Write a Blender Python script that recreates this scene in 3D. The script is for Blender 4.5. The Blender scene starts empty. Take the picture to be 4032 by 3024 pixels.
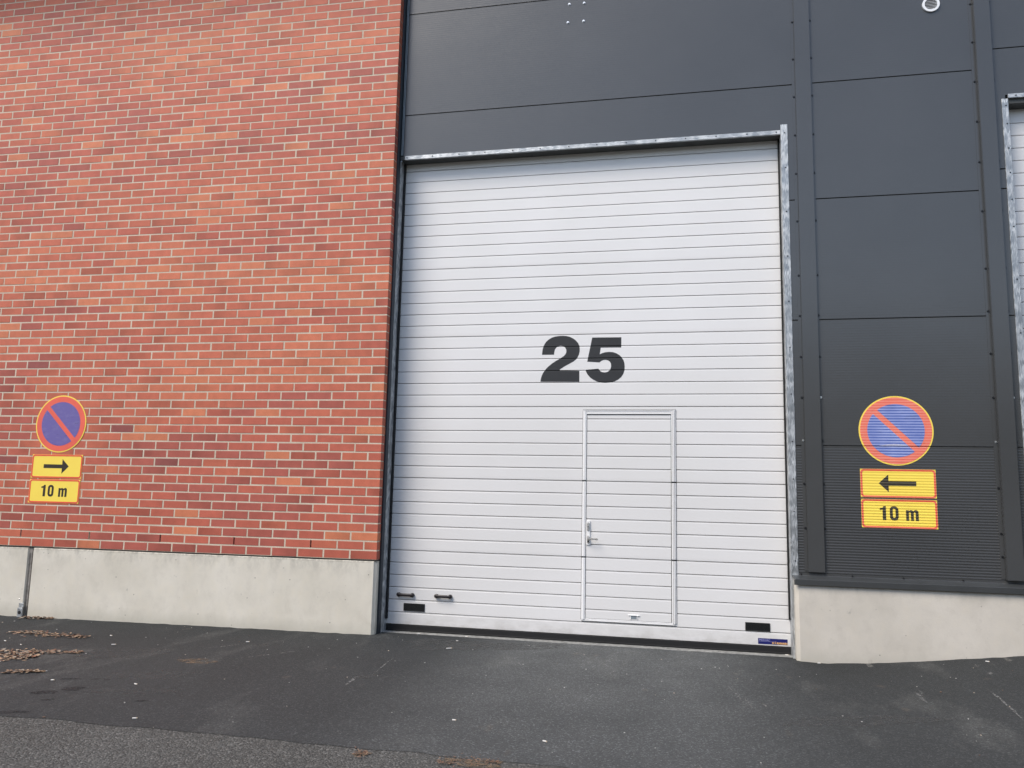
import bpy, bmesh, math, random
from mathutils import Vector, Matrix, geometry, noise
R = math.radians
random.seed(7)
scene = bpy.context.scene
COL = scene.collection

# ------------------------------------------------------------------ camera
cam_d = bpy.data.cameras.new('camera'); cam = bpy.data.objects.new('camera', cam_d); COL.objects.link(cam)
right = Vector((0.977757, 0.208558, 0.022234)); down = Vector((-0.006633, 0.136702, -0.990590)); fwd = Vector((-0.209635, 0.968409, 0.135045))
m = Matrix((right, -down, -fwd)).transposed().to_4x4(); m.translation = Vector((3.02411, -8.11893, 1.35464))
cam.matrix_world = m
cam_d.sensor_width = 36; cam_d.lens = 36*3170.96/4032; cam_d.clip_start = .05; cam_d.clip_end = 500
scene.camera = cam
scene.render.resolution_x = 1024; scene.render.resolution_y = 768

# ------------------------------------------------------------------ light
SUN_DIR = Vector((-0.80, -1.0, 1.48)).normalized()      # from the scene towards the sun
w = bpy.data.worlds.new('World'); scene.world = w; w.use_nodes = True
nt = w.node_tree; bg = nt.nodes['Background']
sky = nt.nodes.new('ShaderNodeTexSky'); sky.sky_type = 'NISHITA'; sky.sun_disc = False
sky.sun_elevation = math.asin(SUN_DIR.z); sky.sun_rotation = math.atan2(SUN_DIR.x, SUN_DIR.y)
sky.air_density = 1.0; sky.dust_density = 1.0; sky.ozone_density = 1.0
hs = nt.nodes.new('ShaderNodeHueSaturation'); hs.inputs['Saturation'].default_value = .85
nt.links.new(sky.outputs[0], hs.inputs['Color']); nt.links.new(hs.outputs[0], bg.inputs[0])
bg.inputs[1].default_value = .15
sd = bpy.data.lights.new('sun', 'SUN'); sd.energy = 2.2; sd.angle = R(30); sd.color = (1, .91, .80)
so = bpy.data.objects.new('sun', sd); COL.objects.link(so); so.rotation_euler = SUN_DIR.to_track_quat('Z', 'Y').to_euler()
scene.view_settings.view_transform = 'Standard'; scene.view_settings.look = 'None'
scene.view_settings.gamma = 1; scene.view_settings.exposure = 0.52

# ------------------------------------------------------------------ node helpers
def srgb(r, g, b):
    f = lambda c: c/12.92 if c <= .04045 else ((c+.055)/1.055)**2.4
    return (f(r/255), f(g/255), f(b/255), 1)
class NT:
    def __init__(s, name, base=(.5,.5,.5,1), rough=.6, metal=0, spec=.5):
        s.m = bpy.data.materials.new(name); s.m.use_nodes = True; s.t = s.m.node_tree
        s.b = s.t.nodes['Principled BSDF']; s.b.inputs['Base Color'].default_value = base
        s.b.inputs['Roughness'].default_value = rough; s.b.inputs['Metallic'].default_value = metal
        s.b.inputs['Specular IOR Level'].default_value = spec
        s.co = s.t.nodes.new('ShaderNodeTexCoord').outputs['Object']
    def n(s, t, **kw):
        o = s.t.nodes.new(t)
        for k, v in kw.items():
            if k in o.inputs: s.set(o.inputs[k], v)
            else: setattr(o, k, v)
        return o
    def set(s, sock, v):
        if isinstance(v, bpy.types.NodeSocket): s.t.links.new(v, sock)
        else: sock.default_value = v
    def map(s, scale=(1,1,1), loc=(0,0,0), rot=(0,0,0)):
        o = s.t.nodes.new('ShaderNodeMapping'); s.set(o.inputs['Vector'], s.co); o.inputs['Scale'].default_value = scale
        o.inputs['Location'].default_value = loc; o.inputs['Rotation'].default_value = rot; return o.outputs[0]
    def noise(s, scale, detail=4, rough=.55, vec=None, dist=0):
        o = s.t.nodes.new('ShaderNodeTexNoise'); s.set(o.inputs['Vector'], vec or s.co)
        o.inputs['Scale'].default_value = scale; o.inputs['Detail'].default_value = detail; o.inputs['Roughness'].default_value = rough; o.inputs['Distortion'].default_value = dist
        return o.outputs['Fac']
    def ramp(s, fac, stops):
        o = s.t.nodes.new('ShaderNodeValToRGB'); s.set(o.inputs[0], fac); e = o.color_ramp.elements
        while len(e) < len(stops): e.new(.5)
        for x, (p, c) in zip(e, stops):
            x.position = p; x.color = c if isinstance(c, tuple) else (c, c, c, 1)
        return o.outputs[0]
    def mix(s, fac, a, b, mode='MIX'):
        o = s.t.nodes.new('ShaderNodeMix'); o.data_type = 'RGBA'; o.blend_type = mode
        s.set(o.inputs[0], fac); s.set(o.inputs[6], a); s.set(o.inputs[7], b); return o.outputs[2]
    def math(s, op, a, b=0, c=0):
        o = s.t.nodes.new('ShaderNodeMath'); o.operation = op
        s.set(o.inputs[0], a); s.set(o.inputs[1], b)
        if op in ('MULTIPLY_ADD','SMOOTH_MIN'): s.set(o.inputs[2], c)
        return o.outputs[0]
    def sep(s):
        o = s.t.nodes.new('ShaderNodeSeparateXYZ'); s.set(o.inputs[0], s.co); return o.outputs
    def color(s, c): s.set(s.b.inputs['Base Color'], c)
    def rough(s, r): s.set(s.b.inputs['Roughness'], r)
    def bump(s, h, strength=.3, dist=.002):
        o = s.t.nodes.new('ShaderNodeBump'); s.set(o.inputs['Height'], h); o.inputs['Strength'].default_value = strength; o.inputs['Distance'].default_value = dist
        s.t.links.new(o.outputs[0], s.b.inputs['Normal'])

# ------------------------------------------------------------------ materials
def mat_brick():
    M = NT('brick', rough=.6, spec=.3)
    a = M.n('ShaderNodeAttribute', attribute_name='tint').outputs['Color']
    n1 = M.noise(9, 3, .6); n2 = M.noise(120, 3, .7)
    c = M.mix(.35, a, M.mix(1, a, M.ramp(n1, [(.3, .72), (.7, 1.25)]), 'MULTIPLY'))
    c = M.mix(.30, c, M.mix(1, c, M.ramp(n2, [(.3, .62), (.7, 1.3)]), 'MULTIPLY'))
    M.color(c); M.rough(M.math('MULTIPLY_ADD', n2, .2, .46)); M.bump(n2, .2, .0015)
    return M.m
def mat_mortar():
    M = NT('mortar', rough=.9)
    n1 = M.noise(3, 4); n2 = M.noise(90, 3, .7)
    c = M.ramp(n1, [(.35, (.57,.48,.37,1)), (.65, (.69,.60,.47,1))])
    c = M.mix(.5, c, M.mix(1, c, M.ramp(n2, [(.3, .6), (.7, 1.2)]), 'MULTIPLY'))
    M.color(c); M.bump(n2, .6, .003); return M.m
def mat_concrete(name, a, b, green=0.0):
    M = NT(name, rough=.85, spec=.3)
    big = M.noise(1.6, 5, .6); med = M.noise(7, 5, .65, M.map((1, 1, .8))); fine = M.noise(160, 2, .6)
    c = M.ramp(big, [(.32, a), (.68, b)])
    c = M.mix(.5, c, M.mix(1, c, M.ramp(med, [(.28, (.84,.83,.82,1)), (.5, (1,1,1,1)), (.75, (1.05,1.03,.98,1))]), 'MULTIPLY'))
    # dirt drips hanging from the top edge and splash dirt along the ground
    z = M.sep()[2]
    drip = M.noise(8, 5, .7, M.map((1, 1, .55)))
    top = M.math('MULTIPLY', M.ramp(z, [(.46, 0.0), (.64, 1.0)]), M.ramp(drip, [(.45, 0.0), (.68, 1.0)]))
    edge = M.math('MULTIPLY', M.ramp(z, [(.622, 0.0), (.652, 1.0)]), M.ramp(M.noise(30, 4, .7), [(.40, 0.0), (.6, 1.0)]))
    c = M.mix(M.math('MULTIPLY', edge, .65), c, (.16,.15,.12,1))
    c = M.mix(M.math('MULTIPLY', top, .5), c, (.27,.26,.22,1))
    spl = M.math('ADD', z, M.math('MULTIPLY', M.noise(6, 4), .12))
    low = M.ramp(spl, [(.0, 1.0), (.12, 0.0)])
    c = M.mix(M.math('MULTIPLY', low, .35), c, (.33,.32,.26,1))
    # small air holes and chips
    v = M.n('ShaderNodeTexVoronoi', Scale=13.0); M.set(v.inputs['Vector'], M.map((1, 1, 1)))
    pit = M.ramp(v.outputs['Distance'], [(.05, 1.0), (.10, 0.0)])
    sel = M.ramp(M.n('ShaderNodeSeparateColor', Color=v.outputs['Color']).outputs[0], [(.50, 0.0), (.9, 1.0)])
    c = M.mix(M.math('MULTIPLY', M.math('MULTIPLY', pit, sel), .75), c, (.14,.13,.11,1))
    streak = M.ramp(M.noise(7, 5, .65, M.map((1.5, 1, .9), (3, 0, 1))), [(.66, 0.0), (.74, 1.0)])
    c = M.mix(M.math('MULTIPLY', streak, .45), c, (.27,.26,.23,1))
    M.color(c); M.bump(M.math('ADD', fine, M.math('MULTIPLY', med, 2.5)), .25, .004); return M.m
def mat_clad():
    M = NT('graphite_paint', rough=.4, spec=.75)
    n1 = M.noise(1.1, 4, .5); n2 = M.noise(210, 2, .5); n3 = M.noise(30, 4, .7)
    c = M.ramp(n1, [(.3, (.055,.057,.058,1)), (.7, (.063,.065,.066,1))])
    sp = M.ramp(M.noise(75, 2, .5), [(.72, 0.0), (.80, 1.0)])
    c = M.mix(M.math('MULTIPLY', sp, .25), c, (.14,.14,.14,1))
    M.color(c); M.rough(M.math('MULTIPLY_ADD', n3, .08, .20)); M.bump(M.math('ADD', M.math('MULTIPLY', n2, .06), M.noise(1.7, 2, .4, M.map((.6, 1, 1)))), .5, .006); return M.m
def mat_white(name='white_door_paint', col=(.79,.78,.77,1)):
    M = NT(name, rough=.30, spec=.55)
    n1 = M.noise(.9, 4, .5); n2 = M.noise(14, 4, .6, M.map((.5, 1, 1)))
    d = (col[0]*.94, col[1]*.94, col[2]*.93, 1)
    c = M.mix(M.ramp(n1, [(.3, 0.0), (.7, 1.0)]), d, col)
    z = M.sep()[2]
    dirt = M.math('MULTIPLY', M.ramp(z, [(.0, 1.0), (.16, 0.0)]), M.ramp(n2, [(.3, 0.0), (.65, 1.0)]))
    c = M.mix(M.math('MULTIPLY', dirt, .5), c, (.40,.38,.35,1))
    sp = M.ramp(M.noise(38, 2, .5), [(.78, 0.0), (.82, 1.0)])
    c = M.mix(M.math('MULTIPLY', sp, .3), c, (.35,.33,.30,1))
    M.color(c); M.bump(M.math('ADD', M.math('MULTIPLY', M.noise(160, 2), .02), M.noise(1.9, 2, .4, M.map((.5, 1, 1)))), .5, .006); return M.m
def mat_galv(name='galvanised_steel', k=1.0):
    M = NT(name, rough=.42, metal=.55)
    v = M.n('ShaderNodeTexVoronoi', Scale=36.0, distance='EUCLIDEAN'); M.set(v.inputs['Vector'], M.mix(.12, M.map((1,1,.8)), M.n('ShaderNodeTexNoise', Scale=9.0).outputs['Color']))
    g = M.n('ShaderNodeSeparateColor', Color=v.outputs['Color']).outputs[0]
    c = M.ramp(g, [(.1, (.34*k,.36*k,.37*k,1)), (.55, (.52*k,.54*k,.55*k,1)), (.95, (.84*k,.86*k,.86*k,1))])
    n = M.noise(5, 4, .6)
    c = M.mix(.4, c, M.mix(1, c, M.ramp(n, [(.3, .7), (.7, 1.2)]), 'MULTIPLY'))
    M.color(c); M.rough(M.math('MULTIPLY_ADD', g, .3, .28)); return M.m
def mat_flat(name, col, rough=.6, metal=0, var=.12, scale=30, spec=.5):
    M = NT(name, rough=rough, metal=metal, spec=spec)
    n = M.noise(scale, 3); c = tuple(x*(1-var) for x in col[:3])+(1,); d = tuple(min(1, x*(1+var)) for x in col[:3])+(1,)
    M.color(M.ramp(n, [(.3, c), (.7, d)])); return M.m
def mat_asphalt():
    M = NT('new_asphalt', rough=.8, spec=.35)
    x, y, z = M.sep()
    fine = M.noise(260, 3, .7); mid = M.noise(36, 4, .65); big = M.noise(.55, 5, .6); streak = M.noise(2.2, 4, .6, M.map((1, .35, 1), rot=(0, 0, R(-35))))
    c = M.ramp(big, [(.35, (.021,.0232,.024,1)), (.65, (.032,.0350,.0358,1))])
    # traffic-worn, dusty area in front of the door
    wx = M.ramp(M.math('MULTIPLY', M.math('ADD', x, M.math('MULTIPLY_ADD', mid, .5, -1.0)), .2), [(.0, 0.0), (.17, 1.0), (.45, 1.0), (.66, 0.0)])
    wear = M.math('MULTIPLY', wx, M.ramp(M.noise(1.7, 4, .6), [(.25, .45), (.7, 1.0)]))
    c = M.mix(M.math('MULTIPLY', wear, .75), c, (.138,.143,.141,1))
    # darker beside the walls: dampness and corner shade put into the asphalt colour
    wy = M.ramp(M.math('MULTIPLY', M.math('ADD', y, M.math('MULTIPLY', mid, .35)), -.25), [(.0, .0), (.55, 1.0)])
    c = M.mix(M.math('MULTIPLY', wy, .40), c, (.066,.068,.067,1))
    c = M.mix(M.math('MULTIPLY', M.ramp(streak, [(.56, 0.0), (.70, 1.0)]), .28), c, (.15,.15,.14,1))
    c = M.mix(M.math('MULTIPLY', M.ramp(M.noise(5, 3, .5, M.map((1, .5, 1), (4, 2, 0))), [(.70, 0.0), (.76, 1.0)]), .25), c, (.16,.13,.10,1))
    v = M.n('ShaderNodeTexVoronoi', Scale=120.0); M.set(v.inputs['Vector'], M.co)
    g = M.n('ShaderNodeSeparateColor', Color=v.outputs['Color']).outputs[0]
    c = M.mix(1, c, M.ramp(g, [(.0, .72), (.75, 1.05), (.93, 1.5), (1.0, 2.2)]), 'MULTIPLY')
    c = M.mix(.6, c, M.mix(1, c, M.ramp(fine, [(.3, .55), (.7, 1.5)]), 'MULTIPLY'))
    sp = M.ramp(M.noise(55, 2, .4), [(.775, 0.0), (.80, 1.0)])
    c = M.mix(M.math('MULTIPLY', sp, .35), c, (.30,.29,.27,1))
    M.color(c); M.bump(M.math('ADD', fine, g), .7, .005); return M.m
def mat_old():
    M = NT('old_asphalt', rough=.85, spec=.3)
    fine = M.noise(200, 3, .75); big = M.noise(.8, 5, .6)
    v = M.n('ShaderNodeTexVoronoi', Scale=85.0); M.set(v.inputs['Vector'], M.co)
    g = M.n('ShaderNodeSeparateColor', Color=v.outputs['Color']).outputs[0]
    c = M.ramp(big, [(.3, (.090,.088,.081,1)), (.7, (.112,.111,.104,1))])
    c = M.mix(1, c, M.ramp(g, [(.0, .62), (.5, .95), (.85, 1.25), (1.0, 1.9)]), 'MULTIPLY')
    c = M.mix(.6, c, M.mix(1, c, M.ramp(fine, [(.3, .5), (.7, 1.5)]), 'MULTIPLY'))
    M.color(c); M.bump(M.math('ADD', fine, M.math('MULTIPLY', v.outputs['Distance'], -2)), .8, .006); return M.m

BRICK = mat_brick(); MORTAR = mat_mortar(); CLAD = mat_clad(); WHITE = mat_white(); GALV = mat_galv(k=.8)
CONC_L = mat_concrete('plinth_concrete', (.63,.59,.50,1), (.73,.69,.60,1))
CONC_R = mat_concrete('plinth_concrete_warm', (.56,.52,.45,1), (.665,.62,.545,1))
ASPH = mat_asphalt(); OLD = mat_old()
GALV_D = mat_galv('galvanised_reveal', .8)
TRIM = mat_flat('dark_trim_paint', (.022,.028,.036,1), .45)
TRIM_L = mat_flat('grey_trim_bead', (.24,.28,.31,1), .35)
FLASH = mat_flat('flashing_paint', (.050,.053,.054,1), .34, var=.16, scale=3)
RUBBER = mat_flat('black_rubber', (.006,.006,.0065,1), .7)
BLACKP = mat_flat('black_plastic', (.012,.013,.013,1), .45)
BROWNP = mat_flat('dark_brown_plastic', (.018,.013,.014,1), .4)
WTRIM = mat_white('white_aluminium_trim', (.90,.895,.89,1))
CHROME = mat_flat('satin_chrome', (.80,.78,.75,1), .32, .8, .15, 60)
INK = mat_flat('black_vinyl', (.018,.020,.023,1), .6, var=.08, scale=8)
INK_S = mat_flat('sign_black_print', (.028,.020,.012,1), .5)
YEL = mat_flat('sign_yellow', (1.0,.74,.105,1), .45, var=.03, scale=5)
RED = mat_flat('sign_red', (.82,.135,.085,1), .45, var=.06, scale=6)
REDB = mat_flat('sign_border_red', (.80,.105,.06,1), .45, var=.12, scale=12)
BLUE_R = None
def mat_blue(name, base, scuff_glint, amt, stripes=0):
    M = NT(name, rough=.4)
    n = M.noise(9, 5, .6, M.map((1, 1, 3))); n2 = M.noise(16, 4, .6, M.map((.5, 1, 2.2)))
    c = M.mix(M.math('MULTIPLY', M.ramp(n, [(.50, 0.0), (.66, 1.0)]), amt), base, scuff_glint)
    c = M.mix(M.math('MULTIPLY', M.ramp(n2, [(.62, 0.0), (.67, 1.0)]), .5), c, tuple(x*.5 for x in base[:3])+(1,))
    if stripes:      # pale stripes paint the light caught on each rib crest into the print
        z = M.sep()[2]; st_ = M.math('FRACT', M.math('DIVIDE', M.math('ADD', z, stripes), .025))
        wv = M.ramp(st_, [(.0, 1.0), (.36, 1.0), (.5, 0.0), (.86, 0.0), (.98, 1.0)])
        c = M.mix(M.math('MULTIPLY', wv, M.ramp(M.noise(5, 3, .5), [(.3, .45), (.7, 1.0)])), c, scuff_glint)
    M.color(c); return M.m
INK_R = mat_blue('sign_black_print_worn_glint', (.022,.018,.012,1), (.13,.115,.07,1), .1, 10.0)
REDB_R = mat_blue('sign_border_worn_glint', (.80,.105,.06,1), (.88,.22,.14,1), .1, 10.0)
RED_R = mat_blue('sign_red_worn_glint', (.84,.16,.10,1), (.92,.33,.24,1), .1, 10.0)
BLUE_L = mat_blue('sign_blue_faded', (.155,.125,.36,1), (.22,.19,.40,1), .5)
BLUE_R = mat_blue('sign_blue_scuffed_glint', (.085,.135,.42,1), (.42,.48,.78,1), .12, 10.0)
STICK = mat_flat('sticker_blue', (.012,.016,.13,1), .35)
STICK_W = mat_flat('sticker_lilac_print', (.33,.33,.62,1), .4)
STICK_O = mat_flat('sticker_orange_print', (.75,.42,.16,1), .4)
SCREW = mat_flat('dark_screw', (.02,.02,.022,1), .35, .3)
SCREW_S = mat_flat('bright_screw', (.75,.75,.74,1), .25, .9)
VENTW = mat_flat('white_vent_plastic', (.82,.83,.85,1), .4, var=.04)
SEALANT = mat_flat('grey_sealant', (.22,.205,.185,1), .8, var=.35, scale=18)
THRESH = mat_flat('threshold_concrete', (.26,.26,.245,1), .85, var=.4, scale=25)
BITUMEN = mat_flat('bitumen_felt', (.035,.032,.028,1), .8, var=.5, scale=30)

# ------------------------------------------------------------------ object helpers
def tag(o, label=None, cat=None, group=None, kind=None):
    if label: o['label'] = label
    if cat: o['category'] = cat
    if group: o['group'] = group
    if kind: o['kind'] = kind
    return o
def empty(name, loc=(0,0,0), rz=0, **kw):
    o = bpy.data.objects.new(name, None); COL.objects.link(o); o.location = loc; o.rotation_euler.z = rz; o.empty_display_size = .1
    return tag(o, **kw)
class MB:
    def __init__(s, *mats): s.bm = bmesh.new(); s.mats = list(mats)
    def quad(s, a, b, c, d, mi=0):
        f = s.bm.faces.new([s.bm.verts.new(p) for p in (a, b, c, d)]); f.material_index = mi; return f
    def box(s, x0, x1, y0, y1, z0, z1, mi=0, bev=0, seg=1):
        t = bmesh.new(); v = [t.verts.new((x, y, z)) for x in (x0, x1) for y in (y0, y1) for z in (z0, z1)]
        for i in ((0,1,3,2), (4,6,7,5), (0,4,5,1), (2,3,7,6), (0,2,6,4), (1,5,7,3)): t.faces.new([v[k] for k in i])
        bmesh.ops.recalc_face_normals(t, faces=t.faces)
        if bev: bmesh.ops.bevel(t, geom=t.edges[:], offset=bev, segments=seg, affect='EDGES')
        s.add(t, mi)
    def cyl(s, c, r, h, axis='Y', n=16, mi=0, r2=None, bev=0):
        t = bmesh.new(); bmesh.ops.create_cone(t, cap_ends=True, segments=n, radius1=r, radius2=r if r2 is None else r2, depth=h)
        if bev: bmesh.ops.bevel(t, geom=[e for e in t.edges if len(e.link_faces) == 2 and e.calc_face_angle(0) > 1], offset=bev, segments=2, affect='EDGES')
        rot = {'Y': Matrix.Rotation(R(90), 4, 'X'), 'X': Matrix.Rotation(R(90), 4, 'Y'), 'Z': Matrix()}[axis]
        bmesh.ops.transform(t, matrix=Matrix.Translation(c) @ rot, verts=t.verts); s.add(t, mi)
    def sph(s, c, r, sc=(1,1,1), n=12, mi=0):
        t = bmesh.new(); bmesh.ops.create_uvsphere(t, u_segments=n, v_segments=n//2+2, radius=r)
        bmesh.ops.transform(t, matrix=Matrix.Translation(c) @ Matrix.Diagonal((*sc, 1)), verts=t.verts); s.add(t, mi)
    def add(s, t, mi=0):
        vm = {v: s.bm.verts.new(v.co) for v in t.verts}
        for f in t.faces:
            try: g = s.bm.faces.new([vm[v] for v in f.verts]); g.material_index = mi
            except ValueError: pass
        t.free()
    def build(s, name, parent=None, smooth=False, **kw):
        me = bpy.data.meshes.new(name); s.bm.to_mesh(me); s.bm.free()
        for m_ in s.mats: me.materials.append(m_)
        if smooth: me.polygons.foreach_set('use_smooth', [True]*len(me.polygons))
        o = bpy.data.objects.new(name, me); COL.objects.link(o)
        if parent: o.parent = parent; o.location = -Vector(parent.location) if parent.type == 'EMPTY' and kw.pop('world', False) else (0,0,0)
        else: kw.pop('world', None)
        return tag(o, **kw)
# profile = sorted list of (z, y); sheet() extrudes it along X, drape() makes a flat outline follow it
def prof_y(P, z):
    import bisect
    i = bisect.bisect_left(P[0], z)
    if i <= 0: return P[1][0]
    if i >= len(P[0]): return P[1][-1]
    z0, z1 = P[0][i-1], P[0][i]; t = (z-z0)/max(1e-9, z1-z0)
    return P[1][i-1]*(1-t)+P[1][i]*t
def sheet(mb, P, x0, x1, z0, z1, mi=0, dy=0, thick=.03):
    zs = [z0]+[z for z in P[0] if z0+1e-5 < z < z1-1e-5]+[z1]
    ys = [prof_y(P, z)+dy for z in zs]
    L = [(mb.bm.verts.new((x0, y, z)), mb.bm.verts.new((x1, y, z))) for y, z in zip(ys, zs)]
    for a, b in zip(L, L[1:]):
        mb.bm.faces.new([a[0], a[1], b[1], b[0]]).material_index = mi
    yb = max(ys)+thick
    mb.quad((x0, ys[0], z0), (x0, yb, z0), (x1, yb, z0), (x1, ys[0], z0), mi)
    mb.quad((x0, ys[-1], z1), (x1, ys[-1], z1), (x1, yb, z1), (x0, yb, z1), mi)
    for x in (x0, x1): # side caps
        vs = [mb.bm.verts.new((x, y, z)) for y, z in zip(ys, zs)]+[mb.bm.verts.new((x, yb, z1)), mb.bm.verts.new((x, yb, z0))]
        mb.bm.faces.new(vs if x == x0 else vs[::-1]).material_index = mi
def drape(mb, loops, P, off, mi=0, at=(0, 0), thick=.001):
    """loops: outlines (first outer, then holes) in x,z metres; laid off metres in front of profile P"""
    pts = [Vector((x+at[0], z+at[1], 0)) for l in loops for x, z in l]
    tris = geometry.tessellate_polygon([[Vector((x, z, 0)) for x, z in l] for l in loops])
    t = bmesh.new(); vs = [t.verts.new((p.x, 0, p.y)) for p in pts]
    for tr in tris:
        try: t.faces.new([vs[i] for i in tr])
        except ValueError: pass
    if P:
        zmin = min(p.y for p in pts); zmax = max(p.y for p in pts)
        for z in P[0]:
            if zmin < z < zmax:
                bmesh.ops.bisect_plane(t, geom=t.verts[:]+t.edges[:]+t.faces[:], plane_co=(0,0,z), plane_no=(0,0,1))
        for v in t.verts: v.co.y = prof_y(P, v.co.z)-off
    else:
        for v in t.verts: v.co.y = -off
    for f in t.faces:
        f.normal_update()
        if f.normal.y > 0: f.normal_flip()
    # give it an edge of real thickness
    be = [e for e in t.edges if e.is_boundary]
    for e in be:
        a, b = e.verts; qa = a.co+Vector((0, thick, 0)); qb = b.co+Vector((0, thick, 0))
        mb.quad(tuple(a.co), tuple(b.co), tuple(qb), tuple(qa), mi)
    mb.add(t, mi)
def circ(r, cx=0, cz=0, n=64, rz=None): return [(cx+r*math.cos(2*math.pi*i/n), cz+(rz or r)*math.sin(2*math.pi*i/n)) for i in range(n)]
def rrect(x0, z0, x1, z1, r, n=6):
    o = []
    for cx, cz, a in ((x1-r, z1-r, 0), (x0+r, z1-r, 90), (x0+r, z0+r, 180), (x1-r, z0+r, 270)):
        for i in range(n+1): o.append((cx+r*math.cos(R(a+90*i/n)), cz+r*math.sin(R(a+90*i/n))))
    return o

# ------------------------------------------------------------------ ground
GX = [-40, -10, -4.3, -2, 0, 4.05, 4.2, 4.6, 4.93, 5.35, 5.83, 8, 12, 40]
GZ = [-.2, -.12, -.095, -.080, -.069, -.073, -.080, -.054, -.022, .028, .084, .26, .34, .4]
import bisect
def gx(x):
    i = max(1, min(len(GX)-1, bisect.bisect_left(GX, x))); t = (x-GX[i-1])/(GX[i]-GX[i-1]); return GZ[i-1]*(1-t)+GZ[i]*t
def gz(x, y):
    wd = min(1.6, .02+.9*max(0, -y-.3)); z = sum(gx(x+wd*q/6)*(7-abs(q)) for q in range(-6, 7))/49
    return z - .012*max(0, -y-.3) + .004*noise.noise(Vector((x*.9, y*.9, 0)))*min(1, max(0, -y-.15)) + (.006*noise.noise(Vector((x*11, 0, 2)))+.004*noise.noise(Vector((x*31, 0, 6))) if y > -.42 and not -.02 < x < 3.98 else 0)
def ground_sheet(mb, xs, ys, dz, edge=None):
    V = {}
    for i, x in enumerate(xs):
        for j, y in enumerate(ys):
            yy = y if not (edge and j == 0) else y + .035*noise.noise(Vector((x*3, 0, 5))) + .02*noise.noise(Vector((x*17, 0, 1)))
            V[i, j] = mb.bm.verts.new((x, yy, gz(x, yy)+dz))
    for i in range(len(xs)-1):
        for j in range(len(ys)-1):
            mb.bm.faces.new([V[i, j], V[i+1, j], V[i+1, j+1], V[i, j+1]])
fr = lambda a, b, n: [a+(b-a)*i/n for i in range(n+1)]
mb = MB(OLD); ground_sheet(mb, [-60, -30, -12]+fr(-10, 12, 88)+[20, 40, 70], [-22, -16, -12]+fr(-9, .4, 48), -.0005)
mb.build('road', kind='structure', label='old coarse grey asphalt of the yard in front of the building')
mb = MB(ASPH); ground_sheet(mb, [-60, -30, -12]+fr(-10, 12, 264)+[20, 40, 70], [-3.545]+fr(-3.4, .3, 74), .002, True)
pav = mb.build('pavement', kind='structure', label='newer dark asphalt strip laid along the foot of the walls', smooth=True)
def blob(mb, x, y, rx, ry, rot, seed, dz=.0035, n=26, mi=0):
    c = mb.bm.verts.new((x, y, gz(x, y)+dz)); vs = []
    for i in range(n):
        a = 2*math.pi*i/n; q = 1+.55*noise.noise(Vector((math.cos(a)*1.6, math.sin(a)*1.6, seed)))+.25*noise.noise(Vector((math.cos(a)*5, math.sin(a)*5, seed)))
        dx, dy = rx*q*math.cos(a), ry*q*math.sin(a); X = x+dx*math.cos(rot)-dy*math.sin(rot); Y = y+dx*math.sin(rot)+dy*math.cos(rot)
        vs.append(mb.bm.verts.new((X, Y, gz(X, Y)+dz)))
    for i in range(n): mb.bm.faces.new([c, vs[i], vs[(i+1) % n]]).material_index = mi
def tear(mb, p, q, wd, seed, dz=.004, n=14):
    # a broken, ragged scratch from p to q
    p = Vector(p); q = Vector(q); d = q-p; nr = Vector((-d.y, d.x)).normalized(); L = []
    for i in range(n+1):
        t = i/n; c = p+d*t+nr*.012*noise.noise(Vector((t*4, seed, 0))); w_ = wd*max(.0005, math.sin(math.pi*t))*(.5+abs(noise.noise(Vector((t*9, seed, 3))))*1.6)
        L.append([mb.bm.verts.new((c.x+nr.x*s_*w_, c.y+nr.y*s_*w_, gz(c.x, c.y)+dz)) for s_ in (-.5, .5)])
    for i, (a, b) in enumerate(zip(L, L[1:])):
        if noise.noise(Vector((i*.9, seed, 8))) > -.28: mb.bm.faces.new([a[0], b[0], b[1], a[1]])
def soft(name, col, lo, hi, sc):
    M = NT(name, base=col, rough=.85); M.set(M.b.inputs['Alpha'], M.ramp(M.noise(sc, 4, .7), [(lo, 0.0), (hi, 1.0)])); return M.m
SCR = soft('scraped_asphalt', (.20,.198,.19,1), .42, .60, 45); DUST = soft('dusty_patch', (.085,.085,.082,1), .38, .80, 22)
STAIN = soft('oil_stain', (.018,.018,.019,1), .36, .56, 30); MUD = soft('mud_stain', (.19,.135,.085,1), .38, .66, 18)
mb = MB(STAIN)
for i, (x, y, a, b_) in enumerate([(-1.40,-3.00,.10,.045), (-1.30,-2.86,.085,.05), (-1.24,-3.16,.05,.02), (-1.24,-3.47,.10,.03), (-1.52,-2.62,.07,.025), (-1.33,-2.57,.045,.016), (-1.25,-2.57,.03,.013), (-.62,-3.03,.05,.015)]): blob(mb, x, y, a, b_, .35, i*3.1)
mb.build('oil_stain', pav)
mb = MB(DUST)
for i, (x, y, a, b_) in enumerate([(-1.75,-1.72,.42,.20), (-1.05,-2.36,.40,.13), (-.75,-1.05,.12,.07), (.83,-.55,.45,.25), (1.5,-.4,.5,.16), (-.8,-2.8,.35,.10), (.52,-1.97,.10,.05), (4.2,-2.2,.5,.12), (.6,-1.85,.05,.03)]): blob(mb, x, y, a, b_, .25, i*2.3+1, .003)
mb.build('dusty_patch', pav)
mb = MB(MUD); blob(mb, -1.0, -1.85, .16, .09, .2, 4.4, .0038); blob(mb, 1.87, -3.62, .20, .06, .1, 1.4, .0038); blob(mb, 2.25, -3.66, .20, .03, .05, 8.4, .0038); blob(mb, 1.24, -3.64, .05, .03, .3, 2.2, .0038); mb.build('mud_stain', pav)
mb = MB(SCR)
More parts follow.
